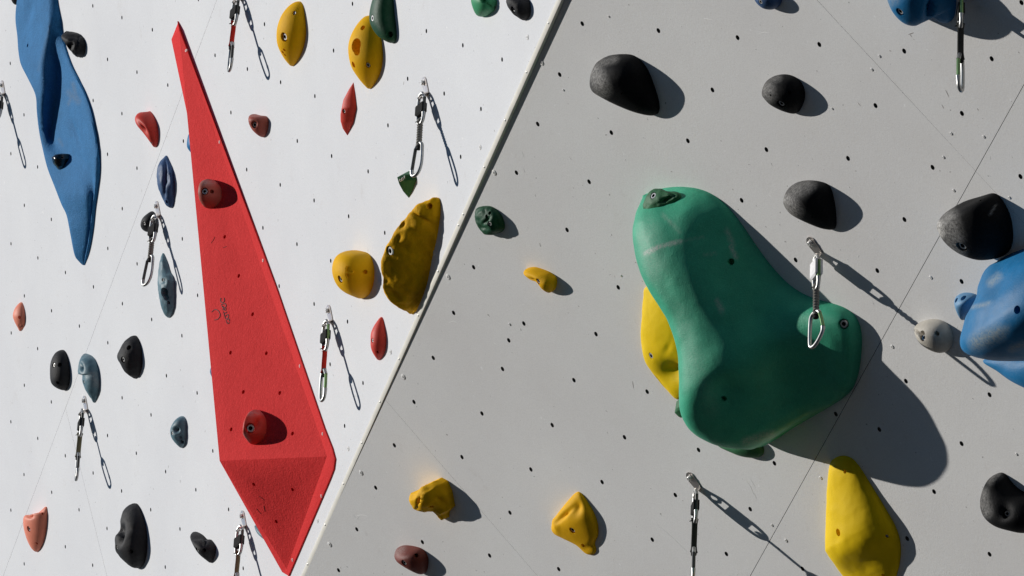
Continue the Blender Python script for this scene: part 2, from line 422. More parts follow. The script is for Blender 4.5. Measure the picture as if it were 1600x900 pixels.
# ------------------------------------------------------------------ the two climbing walls
HR_ = [(909.8,37),(1028.8,47.8),(1152.5,58.8),(874.5,116.5),(1113.2,140.5),(840.2,193.8),(955.2,207.2),(1074.8,220),(1280.2,69.5),(1412.8,79.8),(1549.5,91.8),(1368,165),(1503,177.2),(1325,247.5),(1457.2,261.5),(1594.5,275.8),(1413.2,343),(1370.8,422.8),(1502.5,439.8),(1243.2,406.2),(807,269.8),(920.5,284),(1158.8,313),(886,359.2),(1197.5,233.8),(966,449),(818.5,505.5),(931.2,522),(896.8,594),(1011.2,612),(862.8,664.2),(708.8,488.8),(795,531.8),(785.2,576.5),(677,559.2),(646.8,628),(753,646),(616.2,695.8),(721.8,714.2),(587,762),(557.5,827),(796.8,801),(660,847),(765,868),(529,891),(975.8,683.2),(1091.5,703),(829.5,733.5),(940.8,753.2),(1055.2,773.5),(1172.2,795.5),(1019.2,843.2),(1135,865.5),(873,889.2),(1210,723.8),(1502.5,693.2),(1459.5,768.2),(1417.5,841.5),(1546.2,866),(1254,888.8),(1546.2,616.8),(1415.5,595.5),(1374,671),(740,417.5),(1306,647),(1252,655),(1596,4)]
HL_ = [(145,9.2),(190.5,27.5),(238,46.5),(168,92.8),(214,112.8),(262.2,133),(16,99),(145.5,157),(190.5,177.5),(37.5,179.5),(336,86.5),(386.5,107.8),(360.8,175.8),(286.5,220.5),(550.8,6),(413.2,37.8),(521.2,79),(438.5,128.5),(492,150.2),(464.5,220.2),(637,123),(666.2,48.5),(723.2,70.8),(784.5,93),(694,146.2),(751.5,170.2),(606.2,195.8),(17,240.2),(58.8,260.8),(168,241),(214,262.8),(38,320.8),(80.2,342.8),(191,326),(284.8,373.2),(17.2,380.8),(59.2,403),(102.2,425.8),(168.5,388.2),(214.2,412.2),(146,448.2),(385.5,265),(518.2,243.8),(575.2,267.8),(437.8,288.8),(490.8,313.2),(544.8,338),(410.8,356),(464,381.5),(601.2,363.8),(516.8,407.5),(436.2,447),(719.8,245),(38,462.2),(17.5,520.2),(80.5,485.5),(124,509.5),(191.2,474.5),(237,499.2),(308.8,461.5),(58.8,544.8),(168.5,535.5),(284.2,524.5),(260,587),(38,602),(190.8,621.5),(308,614),(236,648.2),(80.2,628),(17,659),(490.8,475),(543,502.5),(515.8,569.2),(567.2,598.5),(538.5,665.5),(59,685),(102,712),(168,680.5),(213,708.2),(332.5,704.5),(258.8,736.8),(37.5,741.5),(145.5,739),(80.8,769.2),(190,767.2),(306,765.2),(17,797.2),(123.5,796.5),(235.5,796.5),(102,854.2),(167.2,825.8),(281.2,826.5),(357.2,796),(37.8,881),(144.8,883.2),(258.2,886),(380,888),(310,-1)]
SEAM = (np.array([877., 0]), np.array([478., 896]))
def cut(poly, a, b, side, off):
    """keep the part of a 2D polygon on one side of line a-b, set back by off"""
    a = np.asarray(a); b = np.asarray(b); d = (b - a) / np.linalg.norm(b - a); n = np.array([-d[1], d[0]]) * side; out = []
    for i in range(len(poly)):
        p, q = poly[i], poly[(i + 1) % len(poly)]; sp, sq = (p - a) @ n - off, (q - a) @ n - off
        if sp >= 0: out.append(p)
        if sp * sq < 0: out.append(p + (q - p) * sp / (sp - sq))
    return out
def build_wall(name, pl, corners, lines, holes, r, mat, label, screws, nm):
    O, t, v = pl.frame(800, 450)
    uv = lambda x, y: np.array([(pl.at(x, y) - O) @ t, (pl.at(x, y) - O) @ v])
    root = empty(name, O + v * 2.5 - pl.n * .05, label, 'climbing wall', None)
    polys = [[uv(*c) for c in corners]]
    for (p, q, reg, gp) in lines:
        a, b = uv(*p), uv(*q); new = []
        for pg in polys:
            c = np.mean(pg, 0)
            if reg is None or ((c - uv(*reg[0])) @ (uv(*reg[1]) - uv(*reg[0]))) > 0:
                for s in (1, -1):
                    z = cut(pg, a, b, s, gp)
                    if len(z) > 2: new.append(z)
            else: new.append(pg)
        polys = new
    H = [uv(*h) for h in holes]
    for pg in polys:
        P = np.array(pg); hs = []
        for h in H:
            ins = False
            for i in range(len(P)):
                a, b = P[i], P[(i + 1) % len(P)]
                if (a[1] > h[1]) != (b[1] > h[1]) and h[0] < (b[0] - a[0]) * (h[1] - a[1]) / (b[1] - a[1]) + a[0]: ins = not ins
            if ins and min(abs(np.cross(P[(i + 1) % len(P)] - P[i], h - P[i])) / np.linalg.norm(P[(i + 1) % len(P)] - P[i]) for i in range(len(P))) > r + .002:
                hs.append([h + r * np.array([math.cos(k * math.pi / 8), math.sin(k * math.pi / 8)]) for k in range(16)])
        V, Fc, mi = slab(O, t, v, pl.n, pg, hs)
        meshobj('panel', V, Fc, None, root, smooth=0, mats=[mat, MEDGE], midx=mi)
    V, Fc, mi = slab(O - pl.n * .034, t, v, pl.n, [uv(*c) for c in corners], (), .05)
    meshobj('shade_backing', V, Fc, MBACK, root, smooth=0)  # near-black sheet added so holes and gaps read as shade
    ins = None                                                  # threaded steel insert sunk in every bolt hole
    for (x, y) in holes:
        P = pl.at(x, y)
        if ins is None:
            V, Fc = lathe(P, pl.n, [(r * .99, -.010), (r * .99, -.0030), (r * .88, -.0030), (r * .66, -.0052), (r * .62, -.0095)], 14); ins = meshobj('hole_insert', V, Fc, MINS, root, smooth=30); P0_ = P
        else:
            c = ins.copy(); c.parent = root; c.location = Vector((P - P0_).tolist()); COL.objects.link(c)
    for (x, y, rr) in screws:
        P = pl.at(x, y, .0008); rr /= 1000.
        V, Fc = lathe(P, pl.n, [(rr, -.003), (rr, 0), (rr * .8, .0008), (rr * .34, .0008), (rr * .3, -.003)], 12)
        s = meshobj('screw', V, Fc, MPLUG, root, smooth=30)
    return root
# the walls go on well past the picture on every side
SL = lambda y: SEAM[0] + (SEAM[1] - SEAM[0]) * (y - SEAM[0][1]) / (SEAM[1][1] - SEAM[0][1])
top, bot = -1100, 1900
wallL = build_wall('climbing_wall', PL, [(-520, top), tuple(SL(top)), tuple(SL(bot)), (-520, bot)],
    [((335, 10), (45, 792), None, .00045), ((103, 640), (167, 900), ((255, 230), (300, 240)), .0005)], HL_, .0058, MW,
    'white painted climbing wall left of the slanting edge trim, turned fully to the sun',
    [(824,58,7),(750,230,7),(678,395,7),(610,550,7),(544,701,7),(496,814,6)], 'L')
wallR = build_wall('climbing_wall', PR, [tuple(SL(top)), (2900, top), (2900, bot), tuple(SL(bot))],
    [((1600, 132), (1200, 850), None, .0007), ((605, 628), (840, 900), ((1400, 497), (1300, 440)), .0003), ((1281, 5), (1450, 187), ((1400, 497), (1300, 440)), .0002) , ((1527, 270), (1640, 392), ((1400, 497), (1500, 554)), .0002)], HR_, .0064, MG,
    'grey looking overhanging climbing wall right of the slanting edge trim, raked by low sun',
    [(846,98,8),(772,270,8),(700,433,8),(630,589,8),(564,739,8),(515,851,8),(796,507,4),(1374,88,4),(1362,109,4),(1474,246,4),(1490,298,4),(1454,434,5),(1577,309,4),(1394,542,5),(1282,747,5),(1228,845,5),(1206,821,4),(1588,710,4),(1486,209,4),(1537,214,4),(951,26,3),(880,141,3),(970,431,3),(1287,495,3),(1300,170,3)], 'R')

# scratches, chalky scrapes and painted-over joints on the right wall
def wall_marks(root, pl, lines, wd, mat, name):
    for ln in lines:
        P = spline(np.array(ln, float), 5, False) if len(ln) > 2 else np.array([np.array(ln[0]) * (1 - q) + np.array(ln[1]) * q for q in np.linspace(0, 1, 8)])
        pp = [pl.at(x, y, .0002) for x, y in P]; rr = wd / 2 * np.sin(np.linspace(.25, math.pi - .25, len(pp)))
        V, Fc = tube(pp, rr, 6, flat=.25, up=pl.n); meshobj(name, V, Fc, mat, root)
MCH = plain('chalk_scrape', (.86, .855, .84), .9, 0, .05, .1, 200); MRB = plain('rubber_streak', (.30, .27, .25), .9, 0, .05)
wall_marks(wallR, PR, [[(1099,29),(1106,30),(1114,31)],[(1184,54),(1193,51),(1202,52)],[(552,803),(556,811),(561,806)],[(557,806),(566,805),(575,807)],[(569,830),(573,836)],[(1166,752),(1172,760),(1178,774)],[(1172,748),(1180,762)],[(1178,770),(1182,780)],[(815,237),(818,245)],[(846,641),(850,640)],[(817,263),(820,270)],[(1025,818),(1052,842),(1078,867)],[(1362,470),(1366,478)],[(1257,655),(1260,663)],[(1340,402),(1342,398)],[(770,535),(776,538)],[(700,505),(708,502),(716,506)]], .0022, MCH, 'chalk_scrape')
wall_marks(wallR, PR, [[(1421,53),(1425,58)],[(1389,79),(1393,80)],[(1477,140),(1483,152)],[(1419,54),(1428,51)],[(988,595),(990,607)],[(1471,163),(1475,170)],[(1340,160),(1345,166)]], .0018, MRB, 'rubber_streak')

# ------------------------------------------------------------------ aluminium trim along the arete
pts = [PL.at(*SL(y), .003) for y in np.linspace(-700, 1500, 60)]
mid = PL.n * 1.35 + PR.n * .65; mid /= np.linalg.norm(mid)
P0, P1 = PL.at(*SL(-700)), PL.at(*SL(1500)); ax = P1 - P0; L_ = np.linalg.norm(ax); ax /= L_
sd = np.cross(mid, ax); sd = sd if sd @ wdir((1, 0, 0)) > 0 else -sd
off = -sd * .0035
trim = empty('edge_trim', P1, 'long slanting off white metal edge trim with rivets between the two walls', 'edge trim')
prof = [(-.0084, -.004), (-.0084, .0018), (-.0078, .0036), (-.0055, .0043), (0, .0046), (.0055, .0043), (.0078, .0036), (.0084, .0018), (.0084, -.004)]
V = [q + off + sd * a + mid * b for q in (P0, P1) for a, b in prof]; n_ = len(prof)
Fc = [[i, (i + 1) % n_, n_ + (i + 1) % n_, n_ + i] for i in range(n_)] + [list(range(n_)), list(range(n_, 2 * n_))]
meshobj('rail', V, Fc, MTRIM, trim)
for (x, y) in [(851,37),(818,114),(786,189),(754,262),(722,336),(714,353),(684,425),(654,494),(624,562),(594,629),(566,693),(539,757),(511,821),(483,883)]:
    q = P0 + ax * ((PL.at(*SL(y)) - P0) @ ax)
    cn = mid.copy(); cn /= np.linalg.norm(cn)
    V, Fc = lathe(q + off + cn * .0042, cn, [(.0034, -.002), (.0034, .0008), (.0022, .0018), (.0008, .0020)], 10)
    meshobj('rivet', V, Fc, MSTEEL, trim)

# ================================================================== VOLUMES
# red wedge of painted plywood on the white wall
def red_volume():
    pl = PL; at = pl.at
    hL = .170
    hf = .0045
    L_ = at(343, 720, hL); Tp = at(279.5, 45, .011); R1 = at(511, 713, .0065); B1 = at(448, 889, .0065)
    rim = [(279, 33), (352, 235), (401, 360), (434, 450), (508.5, 668), (521, 700), (525.5, 717), (523.5, 733), (517, 750), (452.5, 901)]
    base = [at(x, y) for x, y in rim]; up = [b + pl.n * hf for b in base]
    fx = L_ - pl.n * hL - (pl.frame(343, 720)[1]) * .16
    O, t, v = pl.frame(400, 500)
    Tb = at(276, 60) - t * .05; Bb = at(452, 895) - t * .06
    nb = len(rim); vs = base + up + [Tp, L_, R1, B1, fx, Tb, Bb]
    iT, iL, iR, iB, iF, iTb, iBb = range(2 * nb, 2 * nb + 7)
    fs = [[i, i + 1, nb + i + 1, nb + i] for i in range(nb - 1)]
    fs += [[nb + i, nb + i + 1, iT] for i in range(3)] + [[nb + 3, nb + 4, iR], [nb + 3, iR, iT]] + [[nb + i, nb + i + 1, iR] for i in range(4, 8)] + [[nb + 8, nb + 9, iB], [nb + 8, iB, iR]]
    fs += [[iT, iR, iL], [iL, iR, iB], [0, nb, iT, iL, iF, iTb], [iF, iL, iB, 2 * nb - 1, nb - 1, iBb], list(range(nb)) + [iBb, iF, iTb]]
    o = meshobj('climbing_volume', vs, fs, REDP, None, at(420, 600), smooth=0)
    bm = bmesh.new(); bm.from_mesh(o.data)
    bmesh.ops.triangulate(bm, faces=[f for f in bm.faces if len(f.verts) > 3])
    es = [e for e in bm.edges if len(e.link_faces) == 2 and e.calc_face_angle(0) > .12]
    bmesh.ops.bevel(bm, geom=es, offset=.004, segments=3, profile=.5, affect='EDGES', clamp_overlap=True)
    bmesh.ops.recalc_face_normals(bm, faces=bm.faces); bm.to_mesh(o.data); bm.free()
    o.data.shade_smooth(); o.data.set_sharp_from_angle(angle=math.radians(25))
    n = np.cross(L_ - Tp, R1 - Tp); n /= np.linalg.norm(n); n = -n if n @ (CAM - L_) < 0 else n
    n2 = np.cross(B1 - L_, R1 - L_); n2 /= np.linalg.norm(n2); n2 = -n2 if n2 @ (CAM - L_) < 0 else n2
    bv = bvh_of(o); cuts = []
    for (x, y) in [(351,370),(373,431),(394.5,491),(360,551),(380,612.5),(437,614),(416,552),(361,671),(457,677.5),(396.5,757),(457,765),(431.5,815)]:
        P, q = hit(bv, x, y)
        if P is not None: cuts.append((P, q, .0058, .03))
    drill(o, cuts)
    for (x, y) in [(291,79),(343,222),(411,407),(468.5,572),(504,678),(502,775),(457,875)]:
        P, q = hit(bv, x, y)
        if P is not None:
            V, Fc = lathe(P, q, [(.0052, -.002), (.0052, .0006), (.004, .0014), (.0016, .0014), (.0014, -.001)], 10)
            meshobj('screw', V, Fc, MPLUGR, o, smooth=30)
    strokes(o, [[(345.3,465.5),(344.8,470.5),(347.5,472.8),(350.8,470.5),(350.3,465.5)], [(345.8,476),(351.5,474.3),(353.5,478.5),(349,481),(346.6,477.5)],
        [(347.6,484),(353.8,481.5)], [(349,479),(350.5,484.5),(354,484)], [(349.3,487),(350.6,492),(352.3,498)], [(350.5,489.8),(355,487.4)], [(352,494),(356.5,491.5),(357,496.5),(353,497.5)],
        [(353,500.5),(357.8,498.5),(358.8,502)], [(353.6,502),(356,505.5),(359,504)], [(331,487.5),(336,483.8),(341,485.5),(344,490.5),(343.3,495.5),(340,499),(335.5,500)]], .0024, MINK, 'marker_scribble', .0002)
    sm = plain('boot_rubber_scuff', (.25, .02, .02), .8)
    for ln in [[(330,380),(334,374),(336,370)], [(349,387),(354,385)], [(401,795),(408,803)], [(412,790),(414,799)], [(405,775),(413,781)]]:
        strokes(o, [ln], .0016, sm, 'scuff_mark', .0002)
    tag(o, 'long red wedge shaped volume with a pointed top and two red knobs on its face', 'climbing volume', 'climbing volumes'); HOLDS['redvol'] = o
    return o, Plane(n, n @ L_)
redvol, PV = red_volume()

# twisted blue strip
def resamp(kf, ns):
    kf = np.array(kf, float); s = spline(kf, 12, False); d = np.r_[0, np.cumsum(np.linalg.norm(np.diff(s, axis=0), axis=1))]; d /= d[-1]
    q = np.linspace(0, 1, ns + 1); return np.interp(q, d, s[:, 0]), np.maximum(0, np.interp(q, d, s[:, 1]))
BK = {-70: [(0,0),(-.006,.010),(-.020,.016),(-.05,.022),(-.16,.030),(-.27,.036),(-.31,.02),(-.34,0)],
      10: [(0,0),(-.003,.006),(-.010,.015),(-.03,.022),(-.14,.030),(-.27,.036),(-.31,.02),(-.34,0)],
      50: [(0,0),(-.003,.006),(-.012,.028),(-.027,.033),(-.14,.033),(-.27,.036),(-.31,.02),(-.34,0)],
      105: [(0,0),(-.006,.008),(-.09,.010),(-.105,.046),(-.13,.053),(-.26,.058),(-.31,.035),(-.34,0)],
      150: [(0,0),(-.008,.010),(-.20,.016),(-.216,.050),(-.235,.058),(-.25,.060),(-.29,.04),(-.31,0)],
      215: [(0,0),(-.008,.012),(-.315,.021),(-.33,.042),(-.34,.046),(-.35,.046),(-.38,.03),(-.40,0)],
      234: [(0,0),(-.008,.012),(-.24,.018),(-.302,.023),(-.314,.038),(-.335,.046),(-.365,.03),(-.385,0)],
      255: [(0,0),(-.008,.012),(-.06,.013),(-.16,.022),(-.25,.033),(-.32,.045),(-.35,.03),(-.37,0)],
      300: [(0,0),(-.004,.010),(-.012,.008),(-.026,.027),(-.10,.040),(-.20,.050),(-.24,.03),(-.26,0)],
      345: [(0,0),(-.004,.009),(-.012,.007),(-.022,.016),(-.06,.030),(-.10,.038),(-.13,.03),(-.15,0)],
      412: [(0,0),(-.004,.008),(-.012,.008),(-.024,.016),(-.04,.022),(-.055,.026),(-.07,.018),(-.08,0)]}
bky = np.array(sorted(BK)); bkp = np.array([BK[y] for y in bky], float)
def blue_sect(f, ns, D):
    y = -90 + f * (412 + 90)
    kf = np.stack([[blur(bky, bkp[:, i, j], y, 8)[0] for j in range(2)] for i in range(bkp.shape[1])])
    return resamp(kf, ns)
hold('bluevol', PL, [(60,-90),(38,-60),(27,-10),(23,25),(26,55),(28,80),(32,100),(42,120),(53,142),(56.5,155),(57.5,175),(61,205),(66,230),(74,262),(85,290),(96,318),(104,335),(110,365),(116,395),(122,405),(131,412.5),(135,405),(141,385),(146,355),(149,325),(153,295),(156,270),(156,250),(152,222),(148,200),(142,172),(133,145),(124,125),(113,102),(104,75),(98,48),(96,30),(91,0),(88,-40),(78,-80)],
     BLUE, 'long twisted blue strip volume tapering down to a point at the upper left', 'climbing volumes', [(43,71,5,'o')], 1., sect=blue_sect, nv=150, ns=64,
     dents=[(118,208,4,26,-.35,.006),(45,20,8,26,.2,.006)], ck=[(108,145,122,158,6,.55),(114,130,118,150,4,.5),(107,162,112,150,3,.5),(78,40,60,110,3,.25),(92,218,97,226,3,.4)], name='climbing_volume', cat='climbing volume')

# the big green volume
GP = [(1000,310),(1012,300),(1030,294.5),(1052,291.5),(1078,292),(1103,298),(1124,310),(1140,325),(1155,344),(1170,366),(1185,389),(1204,415),(1225,439),(1248,458),(1274,470),(1300,473),(1322,477),(1336,490),(1344,512),(1345,540),(1341,575),(1335,603),(1322,620),(1296,634),(1265,650),(1235,672),(1212,689),(1188,700),(1160,702),(1128,699),(1103,692),(1082,680),(1067,660),(1060,632),(1058,605),(1060,570),(1056,540),(1048,510),(1034,482),(1015,456),(1002,430),(992,400),(988,370),(990,338)]
# a tall ridge runs down its left side, the rest is a low shoulder out to the right lobe
GT = [(0,0),(-.008,.012),(-.03,.035),(-.06,.067),(-.09,.10),(-.12,.128),(-.155,.146),(-.19,.15),(-.24,.135),(-.29,.08),(-.31,0)]
GM = [(0,0),(-.008,.02),(-.022,.045),(-.035,.070),(-.055,.10),(-.09,.148),(-.13,.186),(-.185,.212),(-.245,.222),(-.305,.195),(-.36,.11),(-.38,0)]
GL = [(0,0),(-.012,.032),(-.06,.046),(-.16,.056),(-.245,.082),(-.30,.150),(-.355,.214),(-.42,.248),(-.485,.250),(-.555,.20),(-.61,.11),(-.63,0)]
GT = GT[:8] + [(-.215,.146)] + GT[8:]
GM = [(t, h * 1.12) for t, h in GM]
GK = [(f, np.array(k) / (max(-(t - 1.5 * h) for t, h in k))) for f, k in [(0, GT), (.2, GT), (.35, GM), (.57, GM), (.76, GL), (1., GL)]]
def green_sect(f, ns, D):
    fs = [q[0] for q in GK]; kp = np.array([q[1] for q in GK], float)
    return resamp(np.stack([[blur(fs, kp[:, i, j], f, .055)[0] for j in range(2)] for i in range(kp.shape[1])]), ns)
hold('greenvol', PR, GP, GREEN, 'huge rounded green volume with three lobes and pale chalk streaks', 'climbing volumes',
     [(1142,409,7,'o'),(1131,623,6,'o'),(1317,507,11,'b')], 1., sect=green_sect, rs=5.5, nv=170, ns=100,
     dents=[(1134,614,42,34,.5,.022), (1162,628,30,22,.5,-.006), (1075,330,40,60,.4,-.006)],
     rough=(.004, 7), ck=[(1008,396,1030,386,4,1.1),(1026,386,1064,377,3.5,1.),(1068,376,1100,370,2.,.25),(1035,335,1062,362,4,.25),(1136,360,1145,382,5,.4),(1100,398,1118,396,2.,.3),(1142,386,1150,402,4,.6),(1015,355,1020,420,22,.14),(1060,480,1110,640,16,.10),(1165,690,1205,678,8,.45),(1120,470,1128,486,5,.5)],
     name='climbing_volume', cat='climbing volume')
gv = HOLDS['greenvol']

# the blue volume at the right edge, two rounded bodies
hold('bluevolR', PR, [(1500,535),(1504,515),(1510,493),(1524,468),(1529,445),(1541,421),(1562,405),(1590,392),(1640,378),(1700,372),(1740,410),(1745,470),(1720,530),(1670,560),(1610,564),(1560,564),(1525,558),(1506,549)], BLUEG,
     'big bright blue rounded volume with pale scuffs cut by the right edge', 'climbing volumes', [(1589,484,8,'o'),(1518,477,0.1,'m')], [.7, .78, .86, .8], 2.3, nv=110, ns=70, rough=(.003, 9),
     ck=[(1526,535,1560,520,15,.75),(1548,442,1560,432,8,.6),(1520,480,1545,474,4,.6),(1540,523,1570,515,9,.6),(1580,545,1600,538,7,.5)], name='climbing_volume', cat='climbing volume')
hold('bluevolR2', PR, [(1535,566),(1550,556),(1600,548),(1660,545),(1700,570),(1690,610),(1650,622),(1618,612),(1597,604),(1577,594),(1558,580)], BLUEG,
     'lower blue rounded hold tucked under the big bright blue volume', 'blue climbing holds', (), .45, 2.3, rough=(.002, 9))

# ================================================================== HOLDS, white wall
gB, gY, gR, gC, gS, gG, gBl = 'black climbing holds', 'yellow climbing holds', 'red climbing holds', 'coral climbing holds', 'slate blue climbing holds', 'green climbing holds', 'blue climbing holds'
hold('k1', PL, [(14,-14),(22,-24),(29,-14),(27.5,2),(24.5,7.5),(18.5,2)], BLACK, 'sliver of a black hold cut by the top edge left of the blue strip', gB, (), .7)
hold('k2', PL, [(97,55),(103,49.5),(113,49.5),(122,52),(130,57.5),(134,67),(134,78),(131,86.5),(122,89),(115,86),(107,77),(101,66)], BLACK, 'lumpy black hold against the right rim of the twisted blue strip', gB, [(108,72,5,'o')], 1.2, 2.4, dents=[(107,74,6,9,.6,.014),(120,64,3,14,.2,.006)], rough=(.006, 22))
bb = bvh_of(HOLDS['bluevol']); P_, n_ = hit(bb, 97, 258)
hold('k3', Plane(PL.n, PL.d + .0), [(80.5,246),(86,241.5),(96,239.5),(105,240.5),(106.5,248),(105,259),(102,266),(98.5,270),(90,264),(82.5,255)], BLACKG, 'small glossy faceted black hold bolted onto the twisted blue strip', gB, [(97,246,3,'o')], 1.3, 3.0, lift=float(P_ @ PL.n - PL.d) - .010, smooth=False, sharp=25)
hold('r1', PL, [(210.5,186),(214,178.5),(221,175),(228,176.5),(234,173.5),(240,180),(246,195),(248,212),(246.5,226),(241,230),(234.5,222),(224,208),(214,196)], RED, 'red heart shaped pinch hold upper left of the red wedge', gR, [(236,223,4,'b')], 1.25, 2.3, dents=[(222,200,4,14,-.6,.012)])
hold('r2', PL, [(388,187),(390,180.5),(397,178),(408,180.5),(417,182),(420,190),(418,205),(413,214),(405,212.5),(395,204),(390,196)], REDB, 'small brick red pinch hold right of the red wedge tip', gR, [(397,195,8,'b')], 1.3, 2.3, dents=[(397,194,5,6,0,.010)])
hold('b1', PL, [(245.5,272),(248,257),(254,247),(260.5,243),(265,251),(270,264),(273,285),(273,310),(270,324),(263,323),(254.5,311),(247.5,293)], BLUED, 'crescent shaped dark blue edge hold above a hanging quickdraw', gBl, [(260,315,5,'o')], .75, 2.6, dents=[(257,282,3,28,.05,.016),(266,283,3,20,0,-.008)], rough=(.003, 30))
hold('b2', PL, [(292,228),(293.5,213),(297.5,208),(305,212),(308,228),(303,240),(297,237)], BLUEG, 'small blue hold mostly hidden behind the left edge of the red wedge, upper one', gBl, (), .6)
hold('b3', PL, [(328,580),(331,572),(337,574),(339,585),(335,592),(331,589)], BLUED, 'sliver of a dark blue hold at mid height behind the red wedge', gBl, (), .6)
hold('b4', PL, [(397.5,823),(400,820.5),(406,824),(412,834),(414,843),(407,838.5),(401,832)], STEEL, 'small slate hold peeking out behind the lower left edge of the red wedge', gS, (), .6)
hold('y1', PL, [(432,55),(434,39),(441,22),(453,8),(466,2),(473,7),(477,27),(478.5,50),(475,73),(467,92),(457.5,103.5),(449,98),(440,85),(433.5,70)], YEL, 'oval yellow jug hold with a big bolt hole and a slot near the top', gY, [(459.5,20,5,'b'),(443,58,11,'b'),(444,78,4,'o'),(441.5,81.5,4.5,'o'),(445,86,3.5,'o')], .80, 2.0)
hold('y2', PL, [(544,80),(546,62),(554,44),(566,29),(577,24),(588,30),(596,60),(598.5,88),(595,112),(587,129),(578,139),(569,133),(557,118),(548,102)], YEL, 'oval yellow hold with one large pocket and three small holes under a green hold', gY, [(566.5,43.5,6,'o'),(555.5,71,16,'o'),(557,79,11,'o'),(552,101,7,'o'),(574,102,7,'b')], .80, 2.0)
hold('g1', PL, [(577,30),(579,10),(587,-12),(602,-22),(613,-10),(617,25),(620,55),(617,66),(608,66.5),(592,57.5),(582,45)], GREEND, 'glossy green hold overlapping the top of a pocketed yellow hold', gG, [(581.5,28.5,7,'f'),(608.5,54,7,'o')], .85, 2.5, skew=.1)
hold('r3', PL, [(532,178),(536.5,156),(545,140),(552.5,128.5),(555,145),(557.5,168),(553,190),(543,212),(535.5,201),(532,189)], RED, 'slim pointed crimson hold below the pocketed yellow hold', gR, [(537,174,5.5,'b')], .85, 1.6, smooth=False, sharp=30)
hold('tent', PL, [(620.5,277),(640,266.5),(650.5,272),(651,281),(645,297),(639,309.5),(630,299),(624,288)], GREENS, 'small faceted green wedge hold under a carabiner with white numbers', gG, (), 1.1, 1.15, smooth=False, sharp=15)
strokes(HOLDS['tent'], [[(625.3,279.5),(624.6,282),(626,283.2),(627.2,281.8),(626,280.4)], [(628,278.4),(627.8,280.8),(629.2,281.6),(630.2,279.6),(629.4,277.6),(628,278.4)], [(632,274.5),(632.3,278)], [(632.4,279),(632.5,279.6)]], .0022, MWHITE, 'lettering')
hold('y3', PL, [(596,440),(597,415),(604,390),(615,366),(628,346),(645,329),(664,317.5),(676,312),(684,309.5),(688,317),(687.5,338),(682.5,372),(675,405),(668,440),(658,470),(646,490),(633,486.5),(615,473),(600,456)], YELR, 'large rugged banana shaped yellow hold beside the edge trim', gY, [(609.5,392,10,'f'),(670.5,322,7,'o')], [1.1, 1.4, 1.5, 1.5, 1.35], 1.45, skew=[.0,-.08,-.08,-.05], rough=(.010, 15), nv=90, ns=60, dents=[(628,352,4,8,.3,.008),(622,372,4,6,.3,.008),(660,340,22,3,.5,.008),(612,460,12,5,.5,.01)])
hold('y4', PL, [(519,425),(521.5,407),(531,396),(548,391),(565,392.5),(578,398.5),(584.5,418),(584,440),(577.5,459),(566,466.5),(552,463),(536,455),(525,443)], YEL, 'fat rounded yellow sloper right of the red wedge', gY, [(531,436.5,9,'b'),(570.5,425,5,'o')], 1.05, 2.7, skew=.12)
strokes(HOLDS['y4'], [[(543,416),(541,418.5),(540.3,424),(540.8,430),(543,433.5)], [(541,425.5),(547,427),(551,425.5),(551.5,423.5)]], .0055, YEL, 'raised_mark', lift=.001)
hold('r4', PL, [(579,532),(580,519),(587,505),(596.5,495),(601,508),(604,530),(601.5,550),(592.5,563),(584,554),(579.5,543)], RED, 'red half moon hold next to the quickdraw with the red sling above the trim', gR, [(581.5,532,5,'b'),(589,550,4,'o')], .95, 2.2)
hold('c1', PL, [(20,492),(24,480.5),(33,472),(37.5,479),(40,495),(38,510),(31.5,517.5),(27,511),(22,501)], CORAL, 'small coral hold with one hole near the left edge', gC, [(30,496,4.5,'o')], .65, 2.0, dents=[(33,511,5,4,0,.006)])
hold('k4', PL, [(78,578),(80,563),(87,551),(98,546.5),(104.5,553),(109,571),(110,590),(107,604),(101,610),(88,606),(79.5,597)], BLACK, 'black oval hold with two eye like holes left of a slate blue hold', gB, [(83.5,570,7,'b'),(93,570,6,'o'),(89.5,598,5,'o')], .82, 2.4)
hold('s1', PL, [(121.5,575),(124,563),(130,553.5),(136,552.5),(146,558),(152.5,570),(156,590),(155.5,608),(152,622),(147,629.5),(140,620),(133,608),(128.5,596),(128,586),(122,585)], STEEL, 'pale slate blue ear shaped hold above a hanging quickdraw', gS, [(131,597,5,'b')], .75, 2.2, dents=[(127,574,3,7,-.2,.014)], rough=(.003, 25), ck=[(145,585,150,600,7,.4)])
hold('k5', PL, [(184,560),(186,548),(194,535),(205,526),(213.5,525),(220,538),(223,560),(220.5,580),(213,591.5),(203,588),(192,577)], BLACK, 'black D shaped hold with two bolt holes right of the slate blue hold', gB, [(191.5,562,8,'b'),(201,543,6.5,'o')], .85, 2.2, rough=(.003, 25))
hold('s2', PL, [(247,440),(248.5,418),(251.5,400),(256,395.5),(262,409),(267,424),(272.5,436),(274,455),(273,480),(265,496.5),(257,490),(251,475),(248,456)], STEEL, 'tall slate grey hold with a deep pocket below a quickdraw carabiner', gS, [(256,457,12,'o'),(258,464,9,'o'),(263,473,4.5,'o'),(254,437,4,'b')], .8, 2.5, dents=[(258,438,8,4,-.3,.010),(263,440,4,3,0,-.008)], rough=(.004, 28))
hold('k6', PL, [(219.5,352),(222,342),(230,334),(238,330),(244,336),(245,349),(239,361),(230,362.5),(223,359)], BLACK, 'small black hold with one hole behind a quickdraw', gB, [(224.5,349.5,6,'b')], 1.1, 2.6, smooth=True)
hold('s3', PL, [(266,672),(268.5,664),(275,655),(284,650),(290.5,655),(292,675),(290.5,692),(284,700),(275,693.5),(267.5,683)], STEEL, 'small slate blue pocket hold left of the lower red wedge', gS, [(268.5,677,5,'b'),(283,691,6,'o')], 1.0, 2.3, dents=[(275,672,6,5,0,.018),(280,684,5,4,.3,.010)])
